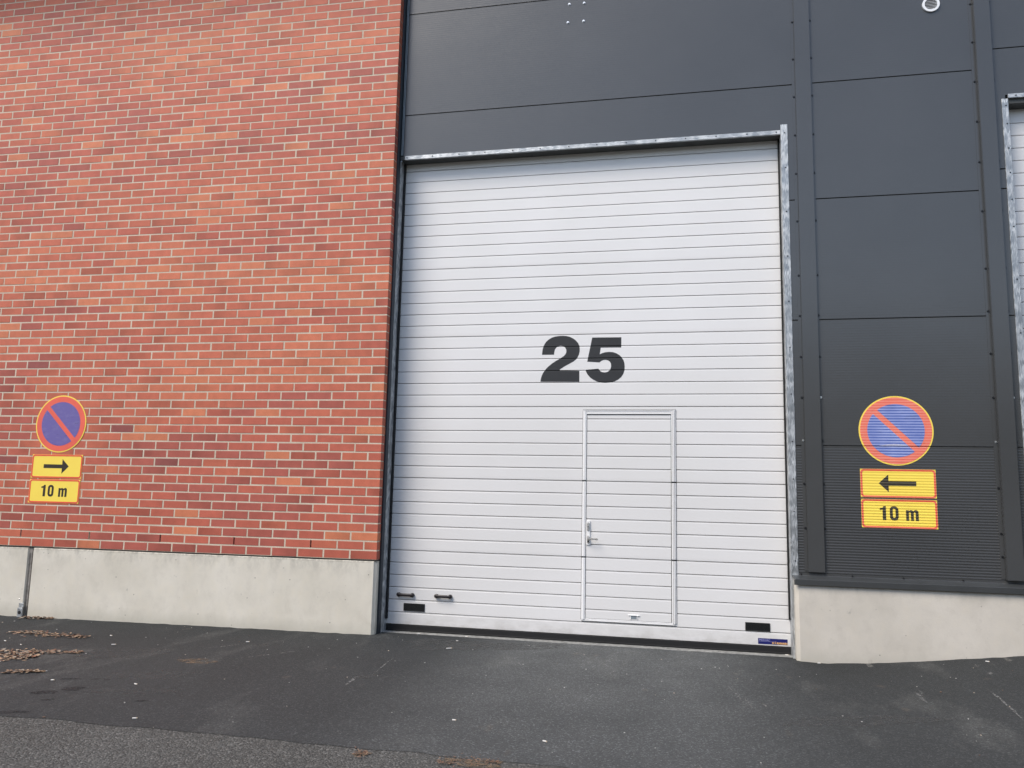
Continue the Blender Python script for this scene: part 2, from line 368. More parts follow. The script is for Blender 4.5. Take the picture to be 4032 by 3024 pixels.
for i, (p, q, w_) in enumerate([((.534,-1.195), (.592,-1.862), .012), ((.50,-1.95), (.53,-2.25), .03), ((2.392,-1.761), (2.42,-2.03), .008), ((2.47,-1.76), (2.50,-2.03), .008), ((2.56,-1.78), (2.60,-2.02), .007), ((3.337,-1.36), (3.44,-2.06), .016), ((3.436,-1.725), (3.475,-2.05), .02), ((3.55,-1.85), (3.57,-1.98), .02), ((4.694,-1.333), (4.68,-1.70), .026), ((4.74,-1.2), (4.72,-1.5), .008), ((5.38,-.50), (5.36,-.60), .03), ((5.40,-.78), (5.37,-.88), .03), ((5.21,-1.25), (5.13,-2.2), .018), ((3.411,-1.17), (3.43,-1.27), .008), ((3.45,-1.16), (3.46,-1.27), .008), ((3.50,-1.22), (3.51,-1.33), .008), ((3.54,-1.22), (3.56,-1.33), .008), ((3.59,-1.21), (3.60,-1.31), .008), ((-2.85,-.78), (-2.55,-.80), .008), ((-3.1,-.70), (-3.0,-.69), .01), ((-.95,-1.0), (-1.2,-1.35), .02), ((-.3,-1.15), (-.75,-1.7), .02),]): tear(mb, p, q, w_*1.3, i*1.7)
mb.build('scratch_marks', pav)

# unseen bank added behind the camera to hide low sky and warm cladding reflections
BANK = mat_flat('added_bank_brown', (.20,.165,.10,1), .9, var=.4, scale=1.2)
mb = MB(BANK); bx = [-90, -60]+fr(-45, 60, 42)+[80, 110]; by = [(-21.9, -.5), (-23, .3), (-25, 3.0), (-28, 6.2), (-32, 8.6), (-48, 9.6), (-90, 10)]
G_ = [[mb.bm.verts.new((x, y, z*(1+.18*noise.noise(Vector((x*.12, y*.1, 2)))) if z > 0 else z)) for x in bx] for y, z in by]
for a_, b_ in zip(G_, G_[1:]):
    for q in range(len(bx)-1): mb.bm.faces.new([a_[q], b_[q], b_[q+1], a_[q+1]])
bmesh.ops.recalc_face_normals(mb.bm, faces=mb.bm.faces)
mb.build('added_bank', kind='structure', smooth=True)

# ------------------------------------------------------------------ brick building
YAW = .01714; BX, BY = -.0200, -.3147; Z0 = .6652; CP = .09; BL = .28687; VJ = .0145; HJ = .0125
bld = empty('brick_building', (BX, BY, 0), YAW, label='red brick building on the left standing on a pale concrete plinth', cat='building')
NC = 81
col_layer_pts = []
bm = bmesh.new(); tint = bm.verts.layers.float_color.new('tint')
rnd = random.Random(3)
def brick_col(s, i, rr):
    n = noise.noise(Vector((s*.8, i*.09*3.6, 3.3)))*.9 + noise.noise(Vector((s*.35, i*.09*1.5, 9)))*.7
    t = rr.random()*.62 + n*.95 + .20 - .34*max(0, 1-i/20)  # bias to maroon low down, partly the wall's downward light fall-off put into colour
    if t > .93: c = Vector((.595, .180, .098))
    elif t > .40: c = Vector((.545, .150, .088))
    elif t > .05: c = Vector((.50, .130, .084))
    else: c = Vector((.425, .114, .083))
    if rr.random() < .05: c = Vector((.62, .205, .105))
    if rr.random() < .012: c = Vector((.31, .092, .078))
    if s > 4.62 and i < 7: c = c*.72
    return c*rr.uniform(.92, 1.07)
def add_brick(s0, s1, z0, z1, y0, y1, c, e0, e1):
    ch = .0022
    P = []
    def v(x, y, z, cc):
        q = bm.verts.new((x, y, z)); q[tint] = (*cc, 1); return q
    cl, cr = c*e0, c*e1
    x0, x1 = -s1, -s0      # s runs to the left
    fA = [v(x0+ch, y0, z0+ch, cl), v(x1-ch, y0, z0+ch, cr), v(x1-ch, y0, z1-ch, cr), v(x0+ch, y0, z1-ch, cl)]
    fB = [v(x0, y0+ch, z0, cl*.85), v(x1, y0+ch, z0, cr*.85), v(x1, y0+ch, z1, cr*.85), v(x0, y0+ch, z1, cl*.85)]
    fC = [v(x0, y1, z0, cl), v(x1, y1, z0, cr), v(x1, y1, z1, cr), v(x0, y1, z1, cl)]
    bm.faces.new(fA)
    for a, b in ((fA, fB), (fB, fC)):
        for k in range(4):
            bm.faces.new([a[k], b[k], b[(k+1) % 4], a[(k+1) % 4]])
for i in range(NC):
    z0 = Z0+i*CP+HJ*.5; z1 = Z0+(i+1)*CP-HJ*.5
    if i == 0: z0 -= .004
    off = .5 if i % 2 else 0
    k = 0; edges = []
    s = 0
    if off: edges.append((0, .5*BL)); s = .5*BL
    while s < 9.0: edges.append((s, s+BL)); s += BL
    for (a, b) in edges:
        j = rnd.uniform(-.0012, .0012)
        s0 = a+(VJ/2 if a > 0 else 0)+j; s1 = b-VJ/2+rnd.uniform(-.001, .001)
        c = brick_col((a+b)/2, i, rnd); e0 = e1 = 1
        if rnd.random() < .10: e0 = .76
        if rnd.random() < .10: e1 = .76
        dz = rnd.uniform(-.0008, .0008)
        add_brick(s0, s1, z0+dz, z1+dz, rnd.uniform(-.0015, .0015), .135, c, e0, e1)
me = bpy.data.meshes.new('brick_courses'); bm.to_mesh(me); bm.free(); me.materials.append(BRICK)
o = bpy.data.objects.new('brick_courses', me); COL.objects.link(o); o.parent = bld
mb = MB(MORTAR); ztop = Z0+NC*CP
# mortar bed behind the brick faces, interrupted at the open weep joints of the second course
weeps = [(2.5+3*q)*BL for q in range(9)]
wz0, wz1 = Z0+CP+HJ*.5, Z0+2*CP-HJ*.5
MY = .0018
mb.box(-9.0, -.003, MY, .14, wz1, ztop); mb.box(-9.0, -.003, MY, .14, Z0-.001, wz0)
e = [0.003]+[q for ws in weeps for q in (ws-VJ*.52, ws+VJ*.52)]+[9.0]
for a, b in zip(e[::2], e[1::2]): mb.box(-b, -a, MY, .14, wz0, wz1)
mb.build('mortar', bld)
for ws in weeps[:6]:
    mb = MB(BITUMEN); mb.box(-ws-VJ*.47, -ws+VJ*.47, .028, .135, wz0+.001, wz1-.001); mb.build('weep_hole', bld)
mb = MB(BITUMEN); mb.box(-9, -.004, .006, .14, Z0-.011, Z0-.0012); mb.build('bitumen_strip', bld)
def plinth(mb, x0, x1, y, yb, z0, z1, ch):
    # front face, chamfered vertical ends, wavy arris along the top
    n = max(2, int((x1-x0)/.05)); xs = fr(x0+ch, x1-ch, n); rows = []
    for x in xs:
        w = .003*noise.noise(Vector((x*6, z1, 0)))+.002*noise.noise(Vector((x*25, z1, 4)))
        rows.append([mb.bm.verts.new(p) for p in ((x, y, z0), (x, y, z1-.012+w), (x, y+.006, z1-.003+w), (x, yb, z1))])
    for a, b in zip(rows, rows[1:]):
        for k in range(3): mb.bm.faces.new([a[k], b[k], b[k+1], a[k+1]])
    for row, xe in ((rows[0], x0), (rows[-1], x1)):
        q = [mb.bm.verts.new(p) for p in ((xe, y+ch*1.1, z0), (xe, y+ch*1.1, z1-.004), (xe, yb, z1-.004), (xe, yb, z0))]
        mb.bm.faces.new([row[0], row[1], row[2], q[1], q[0]] if xe == x0 else [row[0], q[0], q[1], row[2], row[1]])
        mb.bm.faces.new([q[0], q[1], q[2], q[3]] if xe == x0 else q[::-1])
        mb.bm.faces.new([row[2], row[3], q[2], q[1]])
    bmesh.ops.recalc_face_normals(mb.bm, faces=mb.bm.faces)
mb = MB(CONC_L); plinth(mb, -4.003, -.002, .004, .30, -.35, Z0-.012, .026); mb.build('plinth', bld)
mb = MB(CONC_L); plinth(mb, -9.0, -4.045, .008, .30, -.35, Z0-.012, .008); mb.build('plinth', bld)
mb = MB(SEALANT); mb.box(-4.045, -4.003, .020, .2, -.3, Z0-.014)
mb.cyl((-4.032, .018, .28), .005, .62, 'Z', 8); mb.build('plinth_joint', bld)
# overhanging eave high above the frame, it shades the top courses
mb = MB(FLASH); mb.box(-9.3, .0, -.62, .5, 7.96, 8.20, bev=.01); mb.box(-9.3, .0, -.66, -.60, 7.92, 8.24, bev=.008)
mb.build('eave', bld)
# side wall behind the bricks
mb = MB(MORTAR); mb.box(-9, -.03, .145, .30, Z0, 7.955); mb.build('inner_wall', bld)

# metal bracket at the foot of the plinth joint
br = empty('metal_bracket', (-4.07, -.40, gz(-4.07, -.4)), YAW, label='small galvanised bracket with a round hole at the foot of the left plinth joint', cat='bracket')
t = MB(GALV); t.box(-.032, .032, -.012, .0, .0, .10, bev=.003); t.box(-.026, .03, -.003, .012, .10, .15, bev=.003); t.build('bracket_plate', br)
t = MB(RUBBER); t.cyl((0, -.0135, .05), .018, .004, 'Y', 16); t.build('bolt_hole', br)
t = MB(SCREW_S); t.sph((-.018, -.008, .19), .007); t.build('bolt', br)

# ------------------------------------------------------------------ warehouse
D = -.1565
wh = empty('warehouse_building', (4.2, 0, 0), 0, label='dark grey metal clad warehouse with horizontal panels and a concrete plinth', cat='building')
wh['label'] = 'graphite grey metal clad warehouse wall around the white doors'
def W(mb, name, parent=None, **kw):      # build in world coordinates under an empty
    p = parent or wh; o = mb.build(name, p, **kw)
    base = p
    off = Vector((0,0,0))
    while base: off += Vector(base.location) if base.type == 'EMPTY' else Vector((0,0,0)); base = base.parent
    o.location = -off; return o
PZ0 = 1.864; PITCH = .025; RD = .0028
def clad_profile(z0, z1, joints):
    zs, ys = [], []
    z = math.floor(z0/PITCH)*PITCH
    while z < z1+PITCH:
        rd = .0001 if z > 1.84 else .0007+(RD-.0007)*min(1, max(0, (1.75-z)/.65))
        for a, y in ((0, 0), (.009, 0), (.0125, rd), (.0215, rd)):
            zs.append(z+a); ys.append(D+y)
        z += PITCH
    pts = [(a, b) for a, b in zip(zs, ys) if not any(abs(a-j) < .0065 for j in joints)]
    for j in joints: pts += [(j-.006, D), (j-.0034, D+.003), (j-.003, D+.022), (j+.003, D+.022), (j+.0034, D+.003), (j+.006, D)]
    pts.sort(); return [p[0] for p in pts], [p[1] for p in pts]
JA = [PZ0-1.2+1.2*n for n in range(7)]
PA = clad_profile(.6, 8.2, JA); PB = clad_profile(.6, 8.2, [1.864, 3.064, 4.270, 4.462, 5.662, 6.862])
def panel(P, spans, lab=None):
    mb = MB(CLAD)
    for x0, x1, z0, z1 in spans: sheet(mb, P, x0, x1, z0, z1)
    o = W(mb, 'cladding_panel')
    return o
for n in range(6):          # bay between the two cover profiles
    panel(PA, [(4.20, 5.85, PZ0-1.2+1.2*n, min(8.0, PZ0+1.2*n))])
for n in range(6):          # bay of the main door
    z0, z1 = PZ0-1.2+1.2*n, min(8.0, PZ0+1.2*n)
    if z1 < 4.9: panel(PA, [(4.03, 4.20, z0, z1)])
    elif z0 < 4.9: panel(PA, [(4.03, 4.20, z0, 4.985), (.028, 4.20, 4.985, z1)])
    else: panel(PA, [(.028, 4.20, z0, z1)])
for z0, z1 in ((.664, 1.864), (1.864, 3.064), (3.064, 4.27), (4.27, 4.462), (4.462, 5.662), (5.662, 6.862), (6.862, 8.0)):
    if z1 < 5: panel(PB, [(5.85, 6.00, z0, z1)])
    elif z0 < 5: panel(PB, [(5.85, 6.00, z0, 5.19), (5.85, 10.6, 5.19, z1)])
    else: panel(PB, [(5.85, 10.6, z0, z1)])
mb = MB(CLAD); sheet(mb, PB, 10.2, 14, .664, 8.0); W(mb, 'cladding_panel')
# cover profiles over the vertical joints, with screws in both flanges
def screw(mb, x, y, z, r=.0065): mb.cyl((x, y-.002, z), r*1.25, .003, 'Y', 12); mb.cyl((x, y-.0055, z), r*.8, .006, 'Y', 6)
def cover(x0, x1, zb, zt, depth, scr_l, scr_r, fl=.030, frr=.014):
    mb = MB(CLAD)
    y = D-.001
    mb.box(x0, x1, y-depth, y-.0005, zb, zt, bev=.004, seg=2)
    mb.box(x0-fl, x0-.0005, y-.003, y+.002, zb+.01, zt); mb.box(x1+.0005, x1+frr, y-.003, y+.002, zb-.03, zt)
    o = W(mb, 'cover_profile')
    for (xx, zs, s_) in ((x0-fl*.45, scr_l, 0), (x1+.009, scr_r, 0)):
        for z in zs:
            b = MB(SCREW_S if (abs(z-1.912) < .01 and xx < x1-.05) or abs(z-2.316) < .01 and xx > x1-.05 else SCREW)
            screw(b, xx, y-.003 if xx < x0 else y-depth*0-.003, z, .0085); s = b.build('screw', o); s.location = (0,0,0)
    return o
zs1 = [1.102, 1.508, 1.912, 2.316, 2.706, 3.105, 3.502, 4.045, 4.53, 4.928, 5.33, 5.73, 6.13, 6.53]
cover(4.120, 4.268, .704, 8.0, .028, zs1, zs1)
zs2 = [.9, 1.1, 1.5, 1.91, 2.31, 2.713, 3.107, 3.51, 4.06, 4.54, 4.942, 5.343, 5.745, 6.14, 6.54]
cover(5.760, 5.900, .700, 8.0, .045, zs2, zs2, .034, .016)
# base strip and sloping flashing
mb = MB(CLAD); mb.box(4.045, 14, D-.003, D+.02, .655, .692); bs = W(mb, 'base_strip')
for x in (4.06, 4.50, 4.93, 5.42, 6.3):
    b = MB(SCREW); screw(b, x, D-.003, .684, .006); b.build('screw', bs)
mb = MB(FLASH)
pr = [(D-.0035, .676), (D-.006, .672), (-.298, .650), (-.302, .646), (-.302, .600), (-.299, .597), (-.290, .597), (-.290, .640), (D-.004, .662)]
xs = [3.980, 5.02, 5.022, 14]
for x0, x1, d in ((3.980, 5.06, 0), (5.03, 14, -.0015)):
    A = [mb.bm.verts.new((x0+(.012 if k in (2,3,4,5) else 0), y+d, z+abs(d))) for k, (y, z) in enumerate(pr)]; B_ = [mb.bm.verts.new((x1, y+d, z+abs(d))) for y, z in pr]
    for k in range(len(pr)): mb.bm.faces.new([A[k], B_[k], B_[(k+1) % len(pr)], A[(k+1) % len(pr)]])
    mb.bm.faces.new(A[::-1]); mb.bm.faces.new(B_)
bmesh.ops.recalc_face_normals(mb.bm, faces=mb.bm.faces); fo = W(mb, 'window_flashing'); fo.name = 'flashing'
mb = MB(CONC_R); plinth(mb, 3.992, 10.2, -.272, .1, -.4, .640, .03); W(mb, 'plinth')
# dark corner trim with two thin beads between bricks and cladding
mb = MB(TRIM); mb.box(-.080, -.004, -.225, -.13, -.12, 8.0, bev=.003); W(mb, 'corner_trim')
mb = MB(TRIM_L); mb.cyl((.006, D-.006, 6.5), .0045, 3.0, 'Z', 8); mb.cyl((.019, D-.006, 6.5), .0045, 3.0, 'Z', 8); W(mb, 'corner_bead'); mb = MB(TRIM); mb.box(-.0035, .0275, D+.001, D+.03, 4.995, 8.0); W(mb, 'corner_trim')
# three bright scuffs where something scraped the paint
SCUFF = mat_flat('pale_scuff', (.20,.215,.22,1), .5, var=.5, scale=40)
# backing wall so nothing is hollow
mb = MB(TRIM); mb.box(-.05, 14, .12, .30, 5.2, 8.0); mb.box(4.0, 6.05, .02, .30, .1, 5.19); W(mb, 'inner_wall')
mb = MB(FLASH); mb.box(-.05, 14.2, -.35, .6, 8.0, 8.2, bev=.01); W(mb, 'roof_edge')

# round vent
rv = empty('round_vent', (5.397, D, 6.176), 0, label='white round ventilation grille high on the dark cladding', cat='vent')
mb = MB(VENTW)
drape(mb, [circ(.078), circ(.057)[::-1]], None, .016, thick=.016); W2 = mb.build('vent_ring', rv)
mb = MB(BLACKP); mb.cyl((0, -.001, 0), .060, .004, 'Y', 40); mb.build('vent_opening', rv)
for k in range(-3, 4):
    z = k*.0155; hw = math.sqrt(max(0, .0575**2-z*z)); mb = MB(VENTW)
    mb.box(-hw, hw, -.0095, -.004, z-.0011, z+.0011); mb.build('louvre', rv)
# four bright screws above the door
for (x, z), lab in zip([(1.838, 6.586), (1.998, 6.582), (1.825, 6.376), (1.994, 6.375)], ['upper left', 'upper right', 'lower left', 'lower right']):
    b = MB(SCREW_S); b.cyl((0, -.006, 0), .011, .012, 'Y', 6, bev=.002); b.cyl((0, -.001, 0), .014, .002, 'Y', 16)
    o = b.build('bolt_head', label='bright bolt head, %s of the four on the dark panel above the door' % lab, cat='bolt', group='four bolt heads above the main door'); o.location = (x, D, z)

# ------------------------------------------------------------------ sectional doors
SP = .125
def door_profile(ztop, sect0):
    """grooves every 125 mm below ztop; the section joints are wider"""
    pts = []
    k = 0; z = ztop
    while z > -.2:
        if (k-3) % 6 == 0:
            pts += [(z+.030, 0), (z+.012, .0005), (z+.0038, .0012), (z+.0034, .03), (z-.0034, .03), (z-.0038, .0010), (z-.0145, .0010), (z-.0155, .0)]
        else:
            pts += [(z+.0034, 0), (z+.0030, .03), (z-.0030, .03), (z-.0036, .0014), (z-.0140, .0010), (z-.0155, 0)]
        z -= SP; k += 1
    pts.sort(); return [p[0] for p in pts], [p[1] for p in pts]
def rails(mb, x0, x1, z0, z1, y, yb, mi=0): mb.box(x0, x1, y, yb, z0, z1, mi, bev=.002)

d1 = empty('sectional_door', (1.98, 0, 0), 0, label='tall white ribbed sectional door with number 25 and a built-in wicket door', cat='garage door')
PD = door_profile(4.875, 0)
mb = MB(WHITE)
WX0, WX1, WZ0, WZ1 = 2.050, 2.889, .160, 2.178
sheet(mb, PD, -.05, 4.0, WZ1, 5.06); sheet(mb, PD, -.05, WX0, WZ0, WZ1); sheet(mb, PD, WX1, 4.0, WZ0, WZ1); sheet(mb, PD, -.05, 4.0, 0.0, WZ0)
W(mb, 'door_panel', d1)
mb = MB(WHITE); sheet(mb, PD, WX0+.004, WX1-.004, WZ0+.004, WZ1-.004, dy=-.0015); wk = W(mb, 'wicket_door', d1)
# white frame strips round the wicket, broken at the section joints
def strips():
    segs = [(.150, .744), (.756, 1.494), (1.506, 2.205)]
    for x0, x1 in ((2.014, 2.051), (2.892, 2.934)):
        mb = MB(WTRIM)
        for z0, z1 in segs:
            mb.box(x0, x1, -.011, .004, z0, z1, bev=.003, seg=2)
            mb.box(x0+.012, x1-.012, -.0145, -.011, z0+.001, z1-.001, bev=.001)
        o = W(mb, 'wicket_frame', d1)
        for z in (.75, 1.5):
            b = MB(BLACKP); b.box(x0+.001, x1-.001, -.009, .003, z-.0055, z+.0055); q = b.build('joint_gap', o)
    mb = MB(WTRIM); mb.box(2.052, 2.891, -.011, .004, 2.172, 2.186, bev=.003); mb.box(2.014, 2.934, -.013, .003, 2.2065, 2.214, bev=.002); mb.box(2.052, 2.891, -.006, .004, 2.187, 2.2055, bev=.002)
    W(mb, 'wicket_frame', d1)
    mb = MB(WTRIM); mb.box(2.014, 2.934, -.007, .004, .137, .1485, bev=.002); mb.box(2.052, 2.891, -.005, .003, .150, .160, bev=.002); W(mb, 'wicket_frame', d1)
    # dark rubber lines between leaf, frame and slats
    mb = MB(RUBBER)
    for x in (2.0525, 2.8885): mb.box(x-.0016, x+.0016, -.0045, .002, .162, 2.170)
    for x in (2.0115, 2.9365): mb.box(x-.0013, x+.0013, -.0030, .002, .150, 2.205)
    for x in (2.9055, 2.9205): mb.box(x-.0011, x+.0011, -.0155, -.0105, .153, .745); mb.box(x-.0011, x+.0011, -.0155, -.0105, .755, 1.495); mb.box(x-.0011, x+.0011, -.0155, -.0105, 1.505, 2.20)
    mb.box(2.012, 2.936, -.0105, .002, 2.2150, 2.2185); mb.box(2.054, 2.889, -.0075, .002, 2.1675, 2.1710); mb.box(2.012, 2.936, -.0055, .002, 2.187, 2.1892)
    mb.box(2.016, 2.930, -.0045, .002, .1335, .1362)
    W(mb, 'wicket_seal', d1)
strips()
# lock plate, cylinder cover, lever
mb = MB(WTRIM); mb.box(2.058, 2.098, -.014, .002, .868, 1.107, bev=.004, seg=2); W(mb, 'lock_plate', wk) if False else None
def sub(mb, name, par):
    o = mb.build(name, par); o.location = (0,0,0); return o
sub(mb, 'lock_plate', wk)
mb = MB(CHROME, BLACKP); mb.box(2.064, 2.091, -.027, -.013, 1.010, 1.090, bev=.006, seg=3); mb.cyl((2.0775, -.0275, 1.050), .005, .003, 'Y', 12, 1); mb.box(2.076, 2.079, -.029, -.026, 1.030, 1.048, 1); sub(mb, 'lock_cylinder', wk)
mb = MB(CHROME, BLACKP); mb.box(2.066, 2.090, -.024, -.013, .885, .960, bev=.006, seg=3); mb.cyl((2.078, -.04, .932), .009, .04, 'Y', 14)
mb.box(2.070, 2.178, -.063, -.050, .923, .940, bev=.005, seg=2); mb.box(2.150, 2.180, -.060, -.046, .920, .933, bev=.005, seg=2); mb.box(2.071, 2.086, -.0255, -.0235, .895, .912, 1, bev=.001); sub(mb, 'door_lever', wk)
mb = MB(WTRIM, TRIM_L); mb.box(2.474, 2.584, -.013, .002, .209, .217, bev=.002); mb.box(2.493, 2.501, -.009, .002, .174, .208, bev=.002); mb.box(2.556, 2.564, -.009, .002, .174, .208, bev=.002); mb.box(2.502, 2.555, -.0045, .001, .178, .206, 1); sub(mb, 'recessed_grip', wk)  # grey plate paints the shade inside the white grip's recess
# number 25
k = 4.4240
import math as _m
CX = Vector((3.02411, -8.11893, 1.35464))
def px(zx, zy):     # traced outline of the digits, unprojected once onto the door plane (a shape in metres)
    x = 2050+zx/k; y = 1250+zy/k
    d = right*((x-2016)/3170.96)+down*((y-1512)/3170.96)+fwd
    t = -CX.y/d.y; q = CX+d*t; return (q.x, q.z)
two = [(345,1120),(1022,1120),(1022,928),(665,925),(700,895),(740,868),(800,832),(870,795),(925,765),(965,730),(990,697),(1015,645),(1028,590),(1030,545),(1022,492),(1000,445),(965,405),(925,372),(860,338),(800,324),(740,319),(670,322),(600,333),(545,352),(490,385),(450,420),(420,460),(398,505),(383,560),(372,650),(583,648),(586,610),(597,560),(620,525),(655,502),(700,492),(745,500),(778,525),(795,560),(797,600),(785,635),(755,670),(700,707),(620,753),(540,808),(480,858),(430,910),(395,960),(370,1010),(353,1065)]
five = [(1247,350),(1755,345),(1752,522),(1395,525),(1378,642),(1425,620),(1480,605),(1545,600),(1610,605),(1670,625),(1720,655),(1760,693),(1792,745),(1808,800),(1813,860),(1808,920),(1788,985),(1750,1040),(1700,1082),(1630,1115),(1560,1131),(1480,1138),(1400,1133),(1330,1115),(1265,1085),(1210,1045),(1165,993),(1140,945),(1128,912),(1355,892),(1370,918),(1395,940),(1430,955),(1465,958),(1505,952),(1540,930),(1565,895),(1577,850),(1573,805),(1555,770),(1520,746),(1480,738),(1440,742),(1405,757),(1372,783),(1160,770)]
for dg, nm in ((two, 'digit_two'), (five, 'digit_five')):
    mb = MB(INK); drape(mb, [[px(*p) for p in dg]], PD, .0012, thick=.001); W(mb, nm, d1)
# pull handles near the foot
def pull(x0, x1, z):
    mb = MB(BROWNP); n = 20; L = []
    for i in range(n+1):
        t = i/n; e = min(1, abs(t-.5)*2); bulge = .0150+.007*max(0, (e-.62)/.38)**.6 if e < .98 else .012
        x = x0+(x1-x0)*t; y = -.034+.014*(e**3)
        L.append([mb.bm.verts.new((x, y+bulge*.7*math.cos(a), z-.003*(t-.5)+bulge*math.sin(a))) for a in [2*math.pi*q/12 for q in range(12)]])
    for a, b in zip(L, L[1:]):
        for q in range(12): mb.bm.faces.new([a[q], b[q], b[(q+1) % 12], a[(q+1) % 12]])
    mb.bm.faces.new(L[0]); mb.bm.faces.new(L[-1][::-1])
    for x in (x0+.016, x1-.016): mb.cyl((x, -.015, z), .0205, .034, 'Y', 18, bev=.004)
    bmesh.ops.recalc_face_normals(mb.bm, faces=mb.bm.faces)
    return W(mb, 'pull_handle', d1, smooth=False)
pull(.107, .286, .300); pull(.513, .690, .303)
def grille(x0, x1, z0, z1, par=d1):
    mb = MB(BLACKP)
    mb.box(x0, x1, -.004, .002, z0, z1, bev=.002)
    for a, b, c, d in ((x0, x1, z0, z0+.006), (x0, x1, z1-.006, z1), (x0, x0+.008, z0+.006, z1-.006), (x1-.008, x1, z0+.006, z1-.006)): mb.box(a, b, -.008, -.004, c, d, bev=.001)
    n = 8
    for i in range(n): z = z0+.010+(z1-z0-.02)*(i+.5)/n; mb.box(x0+.009, x1-.009, -.0075, -.004, z-.0018, z+.0018)
    return W(mb, 'vent_grille', par)
grille(.178, .405, .137, .215); grille(3.567, 3.791, .131, .206)
# bottom rubber, side seals, threshold
mb = MB(RUBBER); mb.box(-.045, 3.995, -.006, .035, -.058, -.0015, bev=.004); mb.box(-.045, 3.995, -.012, .028, -.0645, -.050, bev=.004); W(mb, 'bottom_seal', d1)
mb = MB(RUBBER); mb.box(-.0034, .012, -.044, -.004, .055, 4.955, bev=.002); W(mb, 'side_seal', d1)
mb = MB(RUBBER); mb.box(3.957, 3.976, -.036, -.004, .25, 4.955, bev=.002); W(mb, 'side_seal', d1)
# galvanised steel frame
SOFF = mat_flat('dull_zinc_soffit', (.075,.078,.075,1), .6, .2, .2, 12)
mb = MB(GALV); mb.box(3.972, 4.037, D-.006, .0, -.10, 5.050, bev=.002); jr = W(mb, 'door_frame', d1)
mb = MB(GALV_D); mb.box(-.060, -.0035, D+.0, -.001, -.10, 4.948, bev=.001); W(mb, 'door_frame', d1)
mb = MB(GALV); mb.box(.045, 3.9705, D-.006, D+.020, 4.950, 4.992, bev=.001); lt = W(mb, 'lintel_flange', d1)
mb = MB(SOFF); mb.box(-.0034, 3.9715, D+.0205, .001, 4.956, 4.985); mb.box(-.0034, .0445, D-.003, D+.02, 4.951, 4.990, bev=.001); W(mb, 'lintel', d1)
for x in (.07, .36, .66, .948, 1.253, 1.55, 1.854, 2.148, 2.45, 2.75, 3.05, 3.35, 3.65, 3.93):
    b = MB(SCREW); screw(b, x, D-.006, 4.972, .005); sub(b, 'screw', lt)
for z in (.35, .8, 1.25, 1.55, 1.9, 2.35, 2.8, 3.25, 3.7, 4.15, 4.60, 4.96):
    b = MB(SCREW); screw(b, 4.010, D-.006, z, .005); sub(b, 'screw', jr)
# maker's sticker with its two names
st = []
mb = MB(STICK); drape(mb, [[(3.681,.014),(3.945,.016),(3.945,.068),(3.681,.067)]], PD, .001, thick=.0008); sk = W(mb, 'sticker', d1)
def text(body, x, z, size, matl, par, offx=0, shear=0, bold=.0, y=-.002, xs=1.0):
    c = bpy.data.curves.new('lettering', 'FONT'); c.body = body; c.size = size; c.offset = bold; c.shear = shear; c.extrude = .0003; c.space_character = 1.05
    t_ = bpy.data.objects.new('tmp', c); COL.objects.link(t_)
    bpy.context.view_layer.update(); me = bpy.data.meshes.new_from_object(t_.evaluated_get(bpy.context.evaluated_depsgraph_get()))
    bpy.data.objects.remove(t_); me.materials.clear(); me.materials.append(matl)
    for v in me.vertices: v.co = Vector((x+v.co.x*xs, y-v.co.z, z+v.co.y))
    o = bpy.data.objects.new('lettering', me); COL.objects.link(o); o.parent = par; return o
text('MESVAC', 3.689, .0435, .026, STICK_W, sk, shear=.15, bold=.0002, xs=1.0)
text('HÖRMANN', 3.806, .0205, .024, STICK_O, sk, bold=.0012, xs=1.08)
mb = MB(STICK_W); mb.box(3.690, 3.83, -.0022, -.0012, .0385, .0400); sub(mb, 'sticker_line', sk)

mb = MB(THRESH); mb.box(-.05, 3.985, -.125, .10, -.2, -.0665, bev=.006, seg=2)
tag(mb.build('threshold', kind='structure', label='narrow pale concrete threshold under the main door'))

# second door at the right edge of the picture
d2 = empty('sectional_door', (8.06, 0, 0), 0, label='white ribbed sectional door cut off by the right edge of the photo', cat='garage door')
PD2 = door_profile(4.9725, 0)
mb = MB(WHITE); sheet(mb, PD2, 6.02, 10.12, .05, 5.17); W(mb, 'door_panel', d2)
mb = MB(RUBBER); mb.box(6.046, 6.060, -.03, -.004, .1, 5.07); W(mb, 'side_seal', d2)
mb = MB(GALV); mb.box(5.965, 6.022, D-.007, .0, .6, 5.150, bev=.002); j2 = W(mb, 'door_frame', d2)
mb = MB(GALV); mb.box(6.0235, 10.2, D-.006, D+.02, 5.155, 5.196, bev=.002); l2 = W(mb, 'lintel_flange', d2)
mb = MB(SOFF); mb.box(6.0225, 10.2, D+.0205, .001, 5.110, 5.19); W(mb, 'lintel', d2)
mb = MB(GALV); mb.box(10.12, 10.2, D-.007, 0, .6, 5.15, bev=.002); W(mb, 'door_frame', d2)
mb = MB(RUBBER); mb.box(6.02, 10.12, -.01, .03, -.02, .0495); W(mb, 'bottom_seal', d2)
for z in (2.9, 3.4, 3.9, 4.16, 4.42, 4.66, 4.9, 5.08):
    b = MB(SCREW); screw(b, 6.0, D-.007, z, .005); sub(b, 'screw', j2)
b = MB(SCREW); screw(b, 6.09, D-.006, 5.176, .005); sub(b, 'screw', l2)
# scraped patch on the cladding just above that frame

